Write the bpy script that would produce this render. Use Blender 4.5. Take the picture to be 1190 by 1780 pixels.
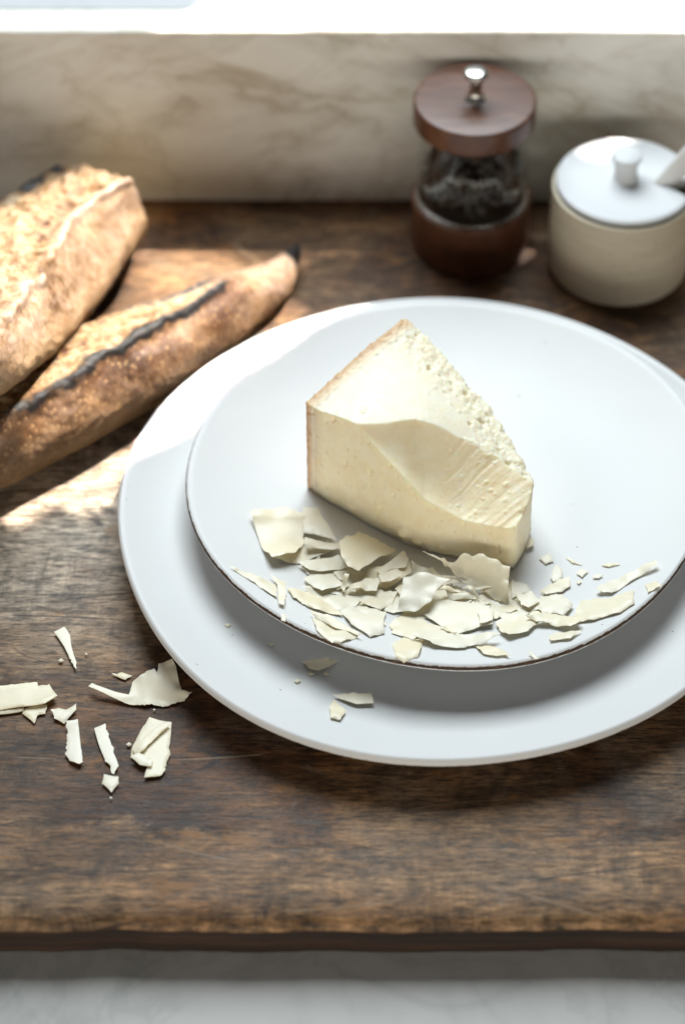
import bpy, bmesh, math, random
import numpy as np
from mathutils import Vector, Matrix, noise
from mathutils.geometry import delaunay_2d_cdt

for o in list(bpy.data.objects): bpy.data.objects.remove(o)
scene = bpy.context.scene
COL = scene.collection
R = math.radians

# ------------------------------------------------------------------ camera
cam = bpy.data.cameras.new('camera'); camo = bpy.data.objects.new('camera', cam); COL.objects.link(camo)
camo.location = (0, -0.956, 0.956); camo.rotation_euler = (R(45), 0, 0)
cam.sensor_fit = 'VERTICAL'; cam.sensor_height = 36; cam.sensor_width = 36
cam.lens = 95.0; cam.clip_end = 50; cam.clip_start = 0.01
cam.dof.use_dof = True; cam.dof.focus_distance = 1.268; cam.dof.aperture_fstop = 3.9
scene.camera = camo

# ------------------------------------------------------------------ light
world = bpy.data.worlds.new('World'); scene.world = world; world.use_nodes = True
bgn = world.node_tree.nodes['Background']
bgn.inputs[0].default_value = (0.95, 0.95, 1.0, 1); bgn.inputs[1].default_value = 0.05

def area(name, loc, target, sx, sy, power, color, spread=180):
    l = bpy.data.lights.new(name, 'AREA'); l.shape = 'RECTANGLE'; l.size = sx; l.size_y = sy
    l.energy = power; l.color = color; l.spread = R(spread)
    o = bpy.data.objects.new(name, l); COL.objects.link(o); o.location = loc
    o.rotation_euler = (Vector(target) - Vector(loc)).to_track_quat('-Z', 'Y').to_euler()
    return o
# daylight of the window above the sill, and an added low front fill standing in for room light
area('window_light', (-0.02, 0.54, 0.84), (0.0, -0.20, 0.0), 0.62, 0.62, 12.9, (0.87, 0.955, 1.0))
area('front_fill', (-0.2, -1.8, 0.22), (0, 0.2, 0.05), 5.0, 0.44, 26.0, (1.0, 0.945, 0.84))
# sunlight falling between the bars of the window: parallel beams from the back right
SUN = Vector((0.354, 0.354, 0.866)).normalized()
def beam(name, e0, e1, a0, a1, E, z=0.0, along_x=False, dist=1.0):
    if along_x:                              # edges parallel to the sill
        u = (Vector((1, 0, 0)) - SUN * SUN.x).normalized(); g = Vector((0.141, 0.99, 0)).normalized()
        c = Vector((0.5*(e0+e1), 0.5*(a0+a1), z)); w = (e1-e0)*math.sqrt(1-SUN.x**2); h = (a1-a0)*math.sqrt(1-(g.dot(SUN))**2)
    else:                                    # e across, a along the direction of the sun
        u = Vector((1, -1, 0)).normalized(); g = Vector((1, 1, 0)).normalized()
        c = u*0.5*(e0+e1) + g*0.5*(a0+a1); w = e1-e0; h = (a1-a0)*SUN.z
    l = bpy.data.lights.new(name, 'AREA'); l.shape = 'RECTANGLE'; l.size = w; l.size_y = h
    l.energy = E*w*h; l.color = (1.0, 0.92, 0.82); l.spread = R(0.7)
    o = bpy.data.objects.new(name, l); COL.objects.link(o)
    zz = SUN; xx = (u - zz*u.dot(zz)).normalized(); yy = zz.cross(xx)
    m = Matrix((xx, yy, zz)).transposed().to_4x4(); m.translation = c + SUN*dist
    o.matrix_world = m
SUNE = 13.0
beam('sun_light', -0.249, -0.197, -0.24, 0.36, SUNE)
beam('sun_light', -0.197, -0.127, -0.22, 0.095, SUNE)
beam('sun_light', -0.127, -0.106, -0.122, 0.095, SUNE)
beam('sun_light', -0.106, -0.087, -0.094, 0.10, SUNE)
beam('sun_light', -0.197, -0.15, 0.095, 0.36, SUNE*0.28)
beam('sun_light', -0.079, -0.048, 0.208, 0.36, SUNE*0.6)
beam('sun_light', -0.024, 0.42, 0.252, 0.42, SUNE, z=0.114, along_x=True)

scene.render.engine = 'CYCLES'
scene.view_settings.view_transform = 'Standard'; scene.view_settings.look = 'None'
scene.view_settings.exposure = 0.18; scene.view_settings.gamma = 1.0; scene.view_settings.use_curve_mapping = False
scene.cycles.max_bounces = 10; scene.cycles.diffuse_bounces = 4; scene.cycles.transmission_bounces = 8

# ------------------------------------------------------------------ helpers
def link(name, me, mats=(), parent=None, smooth=True):
    o = bpy.data.objects.new(name, me); COL.objects.link(o)
    for m in (mats if isinstance(mats, (list, tuple)) else [mats]): me.materials.append(m)
    if smooth: me.polygons.foreach_set('use_smooth', [True]*len(me.polygons))
    if parent: o.parent = parent
    return o
def mesh(name, v, f):
    me = bpy.data.meshes.new(name); me.from_pydata([tuple(p) for p in v], [], f); me.update(); return me
def tag(o, label, cat, group=None):
    o['label'] = label; o['category'] = cat
    if group: o['group'] = group
    return o
def empty(name, loc, label, cat, group=None):
    o = bpy.data.objects.new(name, None); COL.objects.link(o); o.location = loc; o.empty_display_size = 0.02
    return tag(o, label, cat, group)
def structure(o): o['kind'] = 'structure'; return o
def attr(me, name, vals):
    a = me.attributes.new(name, 'FLOAT', 'POINT'); a.data.foreach_set('value', [float(x) for x in vals])
def sm(a, b, x):
    t = min(1, max(0, (x-a)/(b-a))); return t*t*(3-2*t)
def nz(x, y, z, s): return noise.noise(Vector((x*s, y*s, z*s)))
def fb(x, y, z, s, o=4): return noise.fractal(Vector((x*s, y*s, z*s)), 0.8, 2.1, o)
def lathe(name, prof, n=128, rf=None, zf=None, close=False):
    """prof: (r, z[, attr]) from start to end; r=0 ends are closed to a point"""
    v = []; f = []; at = []; idx = []
    for p in prof:
        r, z = p[0], p[1]; e = p[2] if len(p) > 2 else 0
        if r < 1e-6: idx.append([len(v)]); v.append((0, 0, z)); at.append(e)
        else:
            row = []
            for i in range(n):
                t = 2*math.pi*i/n; k = rf(t, r, z) if rf else 1.0
                row.append(len(v)); v.append((r*k*math.cos(t), r*k*math.sin(t), z + (zf(t, r, z) if zf else 0))); at.append(e)
            idx.append(row)
    for a, b in zip(idx, idx[1:]):
        for i in range(n):
            j = (i+1) % n
            if len(a) == 1: f.append((a[0], b[i], b[j])[::-1])
            elif len(b) == 1: f.append((a[i], a[j], b[0]))
            else: f.append((a[i], a[j], b[j], b[i]))
    me = mesh(name, v, f); attr(me, 'edge', at)
    bm = bmesh.new(); bm.from_mesh(me); bmesh.ops.recalc_face_normals(bm, faces=bm.faces); bm.to_mesh(me); bm.free()
    return me
def arc(cx, cz, r, a0, a1, n=6, e=0):
    return [(cx + r*math.cos(R(a0+(a1-a0)*i/n)), cz + r*math.sin(R(a0+(a1-a0)*i/n)), e) for i in range(n+1)]
def box(name, x0, x1, y0, y1, z0, z1, m, bevel=0.002, seg=3, parent=None):
    bm = bmesh.new(); bmesh.ops.create_cube(bm, size=1)
    for w in bm.verts: w.co = ((x0+x1)/2 + w.co.x*(x1-x0), (y0+y1)/2 + w.co.y*(y1-y0), (z0+z1)/2 + w.co.z*(z1-z0))
    if bevel: bmesh.ops.bevel(bm, geom=bm.edges[:], offset=bevel, segments=seg, affect='EDGES', profile=0.5)
    me = bpy.data.meshes.new(name); bm.to_mesh(me); bm.free()
    return link(name, me, m, parent, smooth=False)

# ------------------------------------------------------------------ materials
class Mat:
    def __init__(s, name, rough=0.5, color=None):
        s.m = bpy.data.materials.new(name); s.m.use_nodes = True
        s.N = s.m.node_tree.nodes; s.L = s.m.node_tree.links; s.b = s.N['Principled BSDF']
        s.b.inputs['Roughness'].default_value = rough
        if color: s.b.inputs['Base Color'].default_value = (*color, 1)
        s._c = None
    def obj(s):
        if not s._c: s._c = s.N.new('ShaderNodeTexCoord')
        return s._c.outputs['Object']
    def map(s, scale=(1, 1, 1), rot=(0, 0, 0), loc=(0, 0, 0)):
        n = s.N.new('ShaderNodeMapping'); n.inputs['Scale'].default_value = scale; n.inputs['Rotation'].default_value = rot; n.inputs['Location'].default_value = loc
        s.L.new(s.obj(), n.inputs['Vector']); return n.outputs[0]
    def noise(s, scale=1, detail=4, rough=0.55, dist=0, vec=None):
        n = s.N.new('ShaderNodeTexNoise'); n.inputs['Scale'].default_value = scale; n.inputs['Detail'].default_value = detail
        n.inputs['Roughness'].default_value = rough; n.inputs['Distortion'].default_value = dist
        s.L.new(vec if vec else s.obj(), n.inputs['Vector']); return n.outputs['Fac']
    def vor(s, scale=1, vec=None, out='Distance'):
        n = s.N.new('ShaderNodeTexVoronoi'); n.inputs['Scale'].default_value = scale
        s.L.new(vec if vec else s.obj(), n.inputs['Vector']); return n.outputs[out]
    def at(s, name):
        n = s.N.new('ShaderNodeAttribute'); n.attribute_name = name; return n.outputs['Fac']
    def ramp(s, fac, stops):
        n = s.N.new('ShaderNodeValToRGB'); e = n.color_ramp.elements
        while len(e) < len(stops): e.new(0.5)
        for q, (p, c) in zip(e, stops):
            q.position = p; q.color = (c, c, c, 1) if isinstance(c, (int, float)) else (*c, 1)
        s.L.new(fac, n.inputs[0]); return n.outputs[0]
    def mix(s, fac, a, b, mode='MIX'):
        n = s.N.new('ShaderNodeMix'); n.data_type = 'RGBA'; n.blend_type = mode
        for k, val in ((0, fac), (6, a), (7, b)):
            if isinstance(val, (int, float)): n.inputs[k].default_value = val if k == 0 else (val, val, val, 1)
            elif isinstance(val, tuple): n.inputs[k].default_value = (*val, 1)
            else: s.L.new(val, n.inputs[k])
        return n.outputs[2]
    def math(s, op, a, b=0.0, clamp=False):
        n = s.N.new('ShaderNodeMath'); n.operation = op; n.use_clamp = clamp
        for k, val in ((0, a), (1, b)):
            if isinstance(val, (int, float)): n.inputs[k].default_value = val
            else: s.L.new(val, n.inputs[k])
        return n.outputs[0]
    def sep(s, k):
        n = s.N.new('ShaderNodeSeparateXYZ'); s.L.new(s.obj(), n.inputs[0]); return n.outputs[k]
    def col(s, c): s.L.new(c, s.b.inputs['Base Color'])
    def rough(s, c): s.L.new(c, s.b.inputs['Roughness'])
    def bump(s, h, dist, strength=1.0):
        n = s.N.new('ShaderNodeBump'); n.inputs['Distance'].default_value = dist; n.inputs['Strength'].default_value = strength
        s.L.new(h, n.inputs['Height']); s.L.new(n.outputs[0], s.b.inputs['Normal'])
    def sss(s, w, scale, rad=(1, 0.7, 0.35)):
        s.b.inputs['Subsurface Weight'].default_value = w; s.b.inputs['Subsurface Scale'].default_value = scale
        s.b.inputs['Subsurface Radius'].default_value = rad
    def spec(s, v): s.b.inputs['Specular IOR Level'].default_value = v

def make_wood():
    w = Mat('worn_board_wood', 0.45)
    tone = w.noise(1, 6, 0.62, 0.7, w.map((5, 11, 7)))
    c = w.ramp(tone, [(0.36, (0.040, 0.018, 0.007)), (0.46, (0.120, 0.058, 0.022)), (0.54, (0.205, 0.115, 0.050)), (0.66, (0.31, 0.20, 0.105))])
    grey = w.noise(1, 6, 0.68, 1.0, w.map((15, 10, 9), loc=(1.3, 7.7, 2)))
    c = w.mix(w.math('MULTIPLY', w.ramp(grey, [(0.50, 0), (0.64, 1)]), 0.62), c, (0.175, 0.155, 0.135))
    red = w.noise(1, 5, 0.6, 0.6, w.map((6, 12, 5), loc=(3.1, 1.2, 0)))
    c = w.mix(w.math('MULTIPLY', w.ramp(red, [(0.50, 0), (0.68, 1)]), 0.6), c, (0.125, 0.055, 0.022))
    # worn pale strip along the front edge, ragged inner border
    yy = w.sep(1)
    wav = w.math('MULTIPLY', w.math('SUBTRACT', w.noise(1, 6, 0.65, 0.5, w.map((11, 12, 5), loc=(0.4, 2, 0))), 0.5), 0.11)
    edge = w.ramp(w.math('ADD', w.math('MULTIPLY', w.math('ADD', yy, wav), -14.0), -2.72), [(0.08, 0), (0.15, 1)])
    worn = w.ramp(w.noise(1, 5, 0.6, 0.4, w.map((6, 60, 5))), [(0.3, (0.17, 0.098, 0.05)), (0.5, (0.28, 0.175, 0.093)), (0.7, (0.36, 0.245, 0.14))])
    c = w.mix(w.math('MULTIPLY', edge, 0.8), c, worn)
    # worn lighter patches at random elsewhere
    big = w.ramp(w.noise(1, 5, 0.6, 0.8, w.map((7, 6, 5), loc=(8.1, 4.4, 0))), [(0.52, 0), (0.66, 1)])
    c = w.mix(w.math('MULTIPLY', big, 0.55), c, (0.27, 0.19, 0.115))
    lx = w.math('ADD', w.sep(0), 0.165); ly = w.math('ADD', yy, -0.005)  # pale patch under the sun beams: sunlit brightness painted into the wood
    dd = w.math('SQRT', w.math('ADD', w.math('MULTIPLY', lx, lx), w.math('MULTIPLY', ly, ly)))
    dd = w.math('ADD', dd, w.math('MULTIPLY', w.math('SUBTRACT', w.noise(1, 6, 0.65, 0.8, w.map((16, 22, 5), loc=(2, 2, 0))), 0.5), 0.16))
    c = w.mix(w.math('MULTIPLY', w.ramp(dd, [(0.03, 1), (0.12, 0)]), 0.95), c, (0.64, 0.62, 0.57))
    lw_ = w.ramp(w.math('ADD', w.math('MULTIPLY', w.sep(0), -4.0), w.math('MULTIPLY', w.math('SUBTRACT', tone, 0.5), 1.6)), [(0.25, 0), (0.65, 1)])  # wood paler towards the left
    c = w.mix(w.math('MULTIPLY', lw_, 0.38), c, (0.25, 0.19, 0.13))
    # short fine grain, pores, cross saw marks in patches
    g1 = w.noise(1, 5, 0.7, 0.5, w.map((26, 170, 9))); g2 = w.noise(1, 4, 0.7, 0.2, w.map((110, 620, 20)))
    x1 = w.noise(1, 5, 0.7, 1.2, w.map((44, 13, 9), rot=(0, 0, 0.12)))
    mot = w.noise(1, 7, 0.75, 0.9, w.map((34, 48, 9), loc=(6, 2, 4)))
    xm = w.ramp(w.noise(1, 4, 0.6, 0.4, w.map((8, 8, 5), loc=(4, 9, 3))), [(0.44, 0), (0.58, 1)])
    hat = w.noise(1, 4, 0.7, 0.5, w.map((300, 34, 9), rot=(0, 0, -0.2)))
    c = w.mix(0.75, c, w.ramp(g1, [(0.32, 0.50), (0.50, 0.98), (0.68, 1.35)]), 'MULTIPLY')
    c = w.mix(0.9, c, w.ramp(g2, [(0.36, 0.28), (0.50, 1.0), (0.64, 1.7)]), 'MULTIPLY')
    c = w.mix(0.85, c, w.ramp(mot, [(0.36, 0.42), (0.50, 1.0), (0.64, 1.5)]), 'MULTIPLY')
    c = w.mix(w.math('MULTIPLY', xm, 0.8), c, w.mix(1.0, c, w.ramp(x1, [(0.36, 0.35), (0.48, 1.0), (0.66, 1.25)]), 'MULTIPLY'))
    c = w.mix(w.math('MULTIPLY', xm, 0.55), c, w.mix(1.0, c, w.ramp(hat, [(0.36, 0.5), (0.62, 1.35)]), 'MULTIPLY'))
    # honey flecks, dark blue-black stains, pale rubbed spots, knife scratches
    fl = w.ramp(w.noise(1, 6, 0.72, 0.5, w.map((24, 62, 9), loc=(5, 3, 1))), [(0.60, 0), (0.68, 1)])
    c = w.mix(w.math('MULTIPLY', fl, 0.8), c, (0.36, 0.18, 0.05))
    st = w.ramp(w.noise(1, 6, 0.72, 1.6, w.map((16, 19, 9), loc=(9, 4, 1))), [(0.57, 0), (0.68, 1)])
    c = w.mix(w.math('MULTIPLY', st, 0.72), c, (0.030, 0.027, 0.030))
    pl = w.ramp(w.noise(1, 6, 0.75, 0.8, w.map((34, 38, 9), loc=(2, 14, 1))), [(0.62, 0), (0.72, 1)])
    c = w.mix(w.math('MULTIPLY', pl, 0.6), c, (0.36, 0.33, 0.30))
    for i, (rot, sc, th) in enumerate([(0.55, (3, 16, 5), 0.0035), (-0.75, (3, 19, 5), 0.003), (1.2, (2.5, 17, 5), 0.0035), (-1.25, (3, 22, 5), 0.003), (0.2, (4, 18, 5), 0.003), (0.95, (3, 24, 5), 0.003)]):
        nn = w.noise(1, 0.0, 0.5, 0.0, w.map(sc, rot=(0, 0, rot), loc=(i*3.3, i*1.7, i*0.9)))
        gate = w.ramp(w.noise(1, 3, 0.6, 0, w.map((14, 14, 5), loc=(i*2.1, i*5.2, 0))), [(0.50, 0), (0.58, 1)])
        s_ = w.math('MULTIPLY', w.math('LESS_THAN', w.math('ABSOLUTE', w.math('SUBTRACT', nn, 0.5 + 0.04*(i % 3 - 1))), th), gate)
        c = w.mix(w.math('MULTIPLY', s_, 0.75), c, (0.34, 0.26, 0.18) if i % 2 == 0 else (0.018, 0.012, 0.009))
    c = w.mix(1.0, c, (0.80, 0.70, 0.60), 'MULTIPLY')
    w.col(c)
    w.rough(w.ramp(w.mix(0.5, g1, grey), [(0.3, 0.38), (0.7, 0.62)]))
    w.spec(0.30)
    h = w.mix(0.35, w.mix(0.5, g1, g2), mot); w.bump(h, 0.0012, 1.0)
    return w.m
def make_edge_wood():
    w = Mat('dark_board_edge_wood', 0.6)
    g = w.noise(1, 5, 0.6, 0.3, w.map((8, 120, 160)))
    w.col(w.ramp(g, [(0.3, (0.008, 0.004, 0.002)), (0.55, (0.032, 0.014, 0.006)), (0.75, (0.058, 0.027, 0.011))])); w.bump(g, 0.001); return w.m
def make_marble(name, warm):
    w = Mat(name, 0.6); w.spec(0.3)
    d = w.noise(1, 5, 0.6, 0, w.map((7, 7, 11)))
    base = (0.88, 0.86, 0.80) if warm else ((0.60, 0.59, 0.56) if warm is False else (0.47, 0.48, 0.49))
    vein = (0.34, 0.27, 0.16) if warm else ((0.30, 0.31, 0.29) if warm is False else (0.38, 0.39, 0.40))
    v1 = w.noise(1, 6, 0.6, 1.8, w.map((5, 6, 8), rot=(0, 0.6, 0.3), loc=(2, 1, 0)))
    line = w.ramp(w.math('ABSOLUTE', w.math('SUBTRACT', v1, 0.5)), [(0.0, 1), (0.03, 0.45), (0.10, 0)])
    cloud = w.ramp(d, [(0.38, 0), (0.62, 1)])
    c = w.mix(w.math('MULTIPLY', cloud, 0.35), base, tuple(0.5*(a+b) for a, b in zip(base, vein)))
    v2 = w.noise(1, 6, 0.6, 1.2, w.map((9, 9, 17), rot=(0, -0.4, 0.2), loc=(7, 3, 1)))
    l2 = w.ramp(w.math('ABSOLUTE', w.math('SUBTRACT', v2, 0.5)), [(0.0, 1), (0.03, 0)])
    c = w.mix(w.math('MULTIPLY', w.math('MULTIPLY', line, cloud), 0.62), c, vein)
    c = w.mix(w.math('MULTIPLY', l2, 0.22), c, vein)
    w.col(c); return w.m
def make_glaze(name, rim, base=(0.75, 0.75, 0.74)):
    w = Mat(name, 0.48); w.spec(0.24)
    cell = w.N.new('ShaderNodeTexVoronoi'); cell.inputs['Scale'].default_value = 130; w.L.new(w.obj(), cell.inputs['Vector'])
    d = cell.outputs['Distance']; sc = w.N.new('ShaderNodeSeparateColor'); w.L.new(cell.outputs['Color'], sc.inputs[0])
    rad = w.math('MULTIPLY', w.math('SUBTRACT', sc.outputs[0], 0.81, True), 0.42)
    spot = w.math('LESS_THAN', d, rad)
    tint = w.ramp(w.noise(14, 4), [(0.3, tuple(0.965*b for b in base)), (0.7, base)])
    c = w.mix(w.math('MULTIPLY', spot, 0.85), tint, (0.09, 0.075, 0.06))
    n = w.noise(1, 5, 0.7, 0.2, w.map((260, 260, 260)))
    e = w.at('edge')
    k = w.ramp(w.math('ADD', e, w.math('MULTIPLY', w.math('SUBTRACT', n, 0.5), 1.0)), [(0.60, 0), (0.74, 1)])
    clay = w.ramp(n, [(0.3, (0.028, 0.015, 0.009)), (0.6, (0.085, 0.05, 0.03)), (0.75, (0.20, 0.14, 0.09))]) if rim == 'brown' else w.ramp(n, [(0.3, (0.20, 0.155, 0.11)), (0.7, (0.45, 0.40, 0.32))])
    w.col(w.mix(k, c, clay)); w.rough(w.mix(k, 0.48, 0.8))
    w.bump(w.noise(60, 3), 0.0006, 0.25); return w.m
def make_cheese(name, rind=False):
    w = Mat(name, 0.48); w.spec(0.35)
    n = w.noise(90, 5, 0.65); n2 = w.noise(420, 4, 0.6)
    if not rind:
        c = w.ramp(n, [(0.3, (0.88, 0.74, 0.47)), (0.5, (0.915, 0.80, 0.555)), (0.7, (0.935, 0.84, 0.62))])
        c = w.mix(w.math('MULTIPLY', w.at('up_pale'), 0.75), c, w.ramp(n, [(0.35, (0.92, 0.84, 0.66)), (0.65, (0.94, 0.885, 0.75))]))
        cr = w.at('rough'); c = w.mix(w.math('MULTIPLY', cr, 0.55), c, w.ramp(n2, [(0.35, (0.82, 0.71, 0.46)), (0.6, (0.92, 0.86, 0.68))]))
        fl = w.ramp(w.vor(260), [(0.10, 1), (0.24, 0)]); c = w.mix(w.math('MULTIPLY', w.math('MULTIPLY', fl, w.ramp(n, [(0.45, 0), (0.6, 1)])), 0.6), c, (0.93, 0.89, 0.76))
        near = w.at('near'); c = w.mix(w.math('MULTIPLY', near, 0.65), c, (0.84, 0.60, 0.36))
    else:
        dist = w.at('depth')
        ln = w.noise(1, 4, 0.7, 0, None)
        st = w.N.new('ShaderNodeTexNoise'); st.noise_dimensions = '1D'; st.inputs['Scale'].default_value = 9; st.inputs['Detail'].default_value = 4
        w.L.new(w.math('ADD', w.math('MULTIPLY', dist, 1.0), w.math('MULTIPLY', w.noise(120, 4), 0.12)), st.inputs['W'])
        gr = w.math('ADD', dist, w.math('MULTIPLY', w.math('SUBTRACT', w.noise(150, 5, 0.7), 0.5), 0.55))
        c = w.ramp(gr, [(0.04, (0.50, 0.31, 0.17)), (0.36, (0.70, 0.50, 0.31)), (0.68, (0.85, 0.70, 0.49)), (1.05, (0.92, 0.82, 0.62))])
        c = w.mix(0.45, c, w.ramp(st.outputs['Fac'], [(0.38, 0.62), (0.50, 1.0), (0.60, 1.1)]), 'MULTIPLY')
        c = w.mix(w.ramp(n2, [(0.5, 0), (0.75, 0.45)]), c, (0.66, 0.46, 0.28))
    w.col(c); w.sss(0.55, 0.006); w.bump(w.mix(0.5, n2, w.noise(1100, 3)), 0.0005, 0.35); return w.m
def make_shaving():
    w = Mat('cheese_shaving', 0.40); w.spec(0.6)
    n = w.noise(110, 4)
    ob = w.N.new('ShaderNodeObjectInfo')
    c = w.ramp(n, [(0.3, (0.965, 0.89, 0.67)), (0.7, (0.97, 0.925, 0.76))])
    c = w.mix(ob.outputs['Random'], w.mix(0.6, c, (0.97, 0.94, 0.83)), w.mix(0.45, c, (0.95, 0.82, 0.53))); w.col(c)
    w.bump(w.mix(0.5, w.noise(600, 3), w.noise(1, 4, 0.6, 0.2, w.map((1500, 160, 200), rot=(0, 0, 0.5)))), 0.0003, 0.4)
    t = w.N.new('ShaderNodeBsdfTranslucent'); t.inputs[0].default_value = (0.98, 0.90, 0.62, 1)
    mx = w.N.new('ShaderNodeMixShader'); mx.inputs[0].default_value = 0.15
    w.L.new(w.b.outputs[0], mx.inputs[1]); w.L.new(t.outputs[0], mx.inputs[2])
    w.L.new(mx.outputs[0], w.N['Material Output'].inputs[0]); return w.m
def make_crust():
    w = Mat('baguette_crust', 0.5); w.spec(0.35)
    n = w.noise(38, 5, 0.65); f = w.noise(210, 4, 0.6); bl = w.vor(300)
    c = w.ramp(n, [(0.30, (0.040, 0.016, 0.008)), (0.46, (0.100, 0.044, 0.018)), (0.58, (0.185, 0.092, 0.037)), (0.72, (0.29, 0.160, 0.068))])
    c = w.mix(w.ramp(bl, [(0.10, 0.5), (0.38, 0)]), c, (0.46, 0.29, 0.13))
    pale = w.at('pale'); c = w.mix(w.math('MULTIPLY', pale, 0.75), c, w.ramp(n, [(0.3, (0.25, 0.14, 0.062)), (0.7, (0.42, 0.285, 0.155))]))
    fl = w.at('flour'); fm = w.math('MULTIPLY', fl, w.ramp(w.mix(0.5, n, f), [(0.40, 0), (0.6, 1)]))
    c = w.mix(w.math('MULTIPLY', fm, 0.8), c, (0.46, 0.35, 0.28))
    op = w.at('open'); oc = w.ramp(w.mix(0.5, f, w.noise(75, 5, 0.7)), [(0.38, (0.075, 0.027, 0.010)), (0.46, (0.20, 0.11, 0.048)), (0.53, (0.31, 0.205, 0.11)), (0.63, (0.42, 0.33, 0.22))])
    c = w.mix(op, c, oc)
    bu = w.at('burn'); bk = w.ramp(w.math('ADD', bu, w.math('MULTIPLY', w.math('SUBTRACT', w.mix(0.5, f, w.noise(95, 5, 0.7)), 0.5), 2.4)), [(0.34, 0), (0.75, 1)])
    c = w.mix(bk, c, w.ramp(f, [(0.4, (0.005, 0.004, 0.004)), (0.65, (0.016, 0.013, 0.013))]))
    cr = w.at('crumb'); c = w.mix(cr, c, w.ramp(f, [(0.3, (0.62, 0.43, 0.20)), (0.6, (0.84, 0.70, 0.45))]))
    w.col(c); w.sss(0.12, 0.002)
    w.bump(w.mix(0.5, f, bl), 0.0016, 0.55); return w.m
def make_turned_wood():
    w = Mat('turned_walnut', 0.36); w.spec(0.55)
    g = w.noise(1, 5, 0.6, 0.8, w.map((40, 260, 40), rot=(0, 0, 0.5)))
    w.col(w.ramp(g, [(0.3, (0.050, 0.018, 0.009)), (0.5, (0.088, 0.031, 0.014)), (0.72, (0.130, 0.050, 0.022))])); w.bump(g, 0.0003, 0.5); return w.m
def make_stone():
    w = Mat('stoneware_body', 0.5); n = w.noise(1, 5, 0.6, 0.3, w.map((25, 25, 160)))
    f = w.noise(380, 3)
    c = w.ramp(n, [(0.3, (0.55, 0.49, 0.37)), (0.7, (0.68, 0.61, 0.48))]); c = w.mix(w.ramp(f, [(0.62, 0), (0.7, 0.5)]), c, (0.32, 0.26, 0.2))
    w.col(c); w.bump(n, 0.0008, 0.5); return w.m
def plain(name, color, rough, metal=0):
    w = Mat(name, rough, color); w.b.inputs['Metallic'].default_value = metal; n = w.noise(60, 4)
    w.rough(w.ramp(n, [(0.3, rough*0.8), (0.7, min(1, rough*1.25))])); return w.m
def make_glass():
    w = Mat('jar_glass', 0.03, (1, 1, 1))
    w.rough(w.ramp(w.noise(30, 3), [(0.3, 0.01), (0.8, 0.05)])); w.b.inputs['Metallic'].default_value = 1.0
    t = w.N.new('ShaderNodeBsdfTransparent'); t.inputs[0].default_value = (0.955, 0.965, 0.96, 1)
    lw = w.N.new('ShaderNodeLayerWeight'); fr = w.ramp(lw.outputs['Facing'], [(0.0, 0.015), (0.7, 0.05), (0.88, 0.22), (1.0, 0.7)])
    mx = w.N.new('ShaderNodeMixShader'); w.L.new(fr, mx.inputs[0]); w.L.new(t.outputs[0], mx.inputs[1]); w.L.new(w.b.outputs[0], mx.inputs[2])
    w.L.new(mx.outputs[0], w.N['Material Output'].inputs[0]); return w.m

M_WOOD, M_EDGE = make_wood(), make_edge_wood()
M_MARBLE, M_SILL, M_LEDGE = make_marble('backsplash_marble', True), make_marble('counter_marble', False), make_marble('sill_marble', None)
M_SMALL, M_LARGE = make_glaze('white_glaze_brown_rim', 'brown'), make_glaze('white_glaze', 'clay')
M_CHEESE, M_RIND, M_SHAV = make_cheese('cheese_paste'), make_cheese('cheese_rind', True), make_shaving()
M_CRUST, M_TURN, M_STONE = make_crust(), make_turned_wood(), make_stone()
M_LID = make_glaze('lid_glaze', 'clay', (0.62, 0.635, 0.645)); M_METAL = plain('brushed_steel', (0.62, 0.60, 0.56), 0.28, 1)
M_GLASS = make_glass(); M_PEPPER = plain('peppercorn', (0.065, 0.048, 0.037), 0.35)
M_SPOON = plain('white_enamel', (0.78, 0.79, 0.79), 0.25); M_SALT = plain('salt', (0.85, 0.85, 0.85), 0.8)

# ------------------------------------------------------------------ setting
structure(box('countertop', -0.9, 0.9, -0.62, 0.2495, -0.07, -0.0265, M_SILL, 0.003))
structure(box('backsplash', -0.9, 0.9, 0.2503, 0.2716, -0.07, 0.1140, M_MARBLE, 0.0016))
structure(box('window_sill', -0.9, 0.9, 0.2718, 0.52, 0.09, 0.1138, M_LEDGE, 0.0008))

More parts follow.
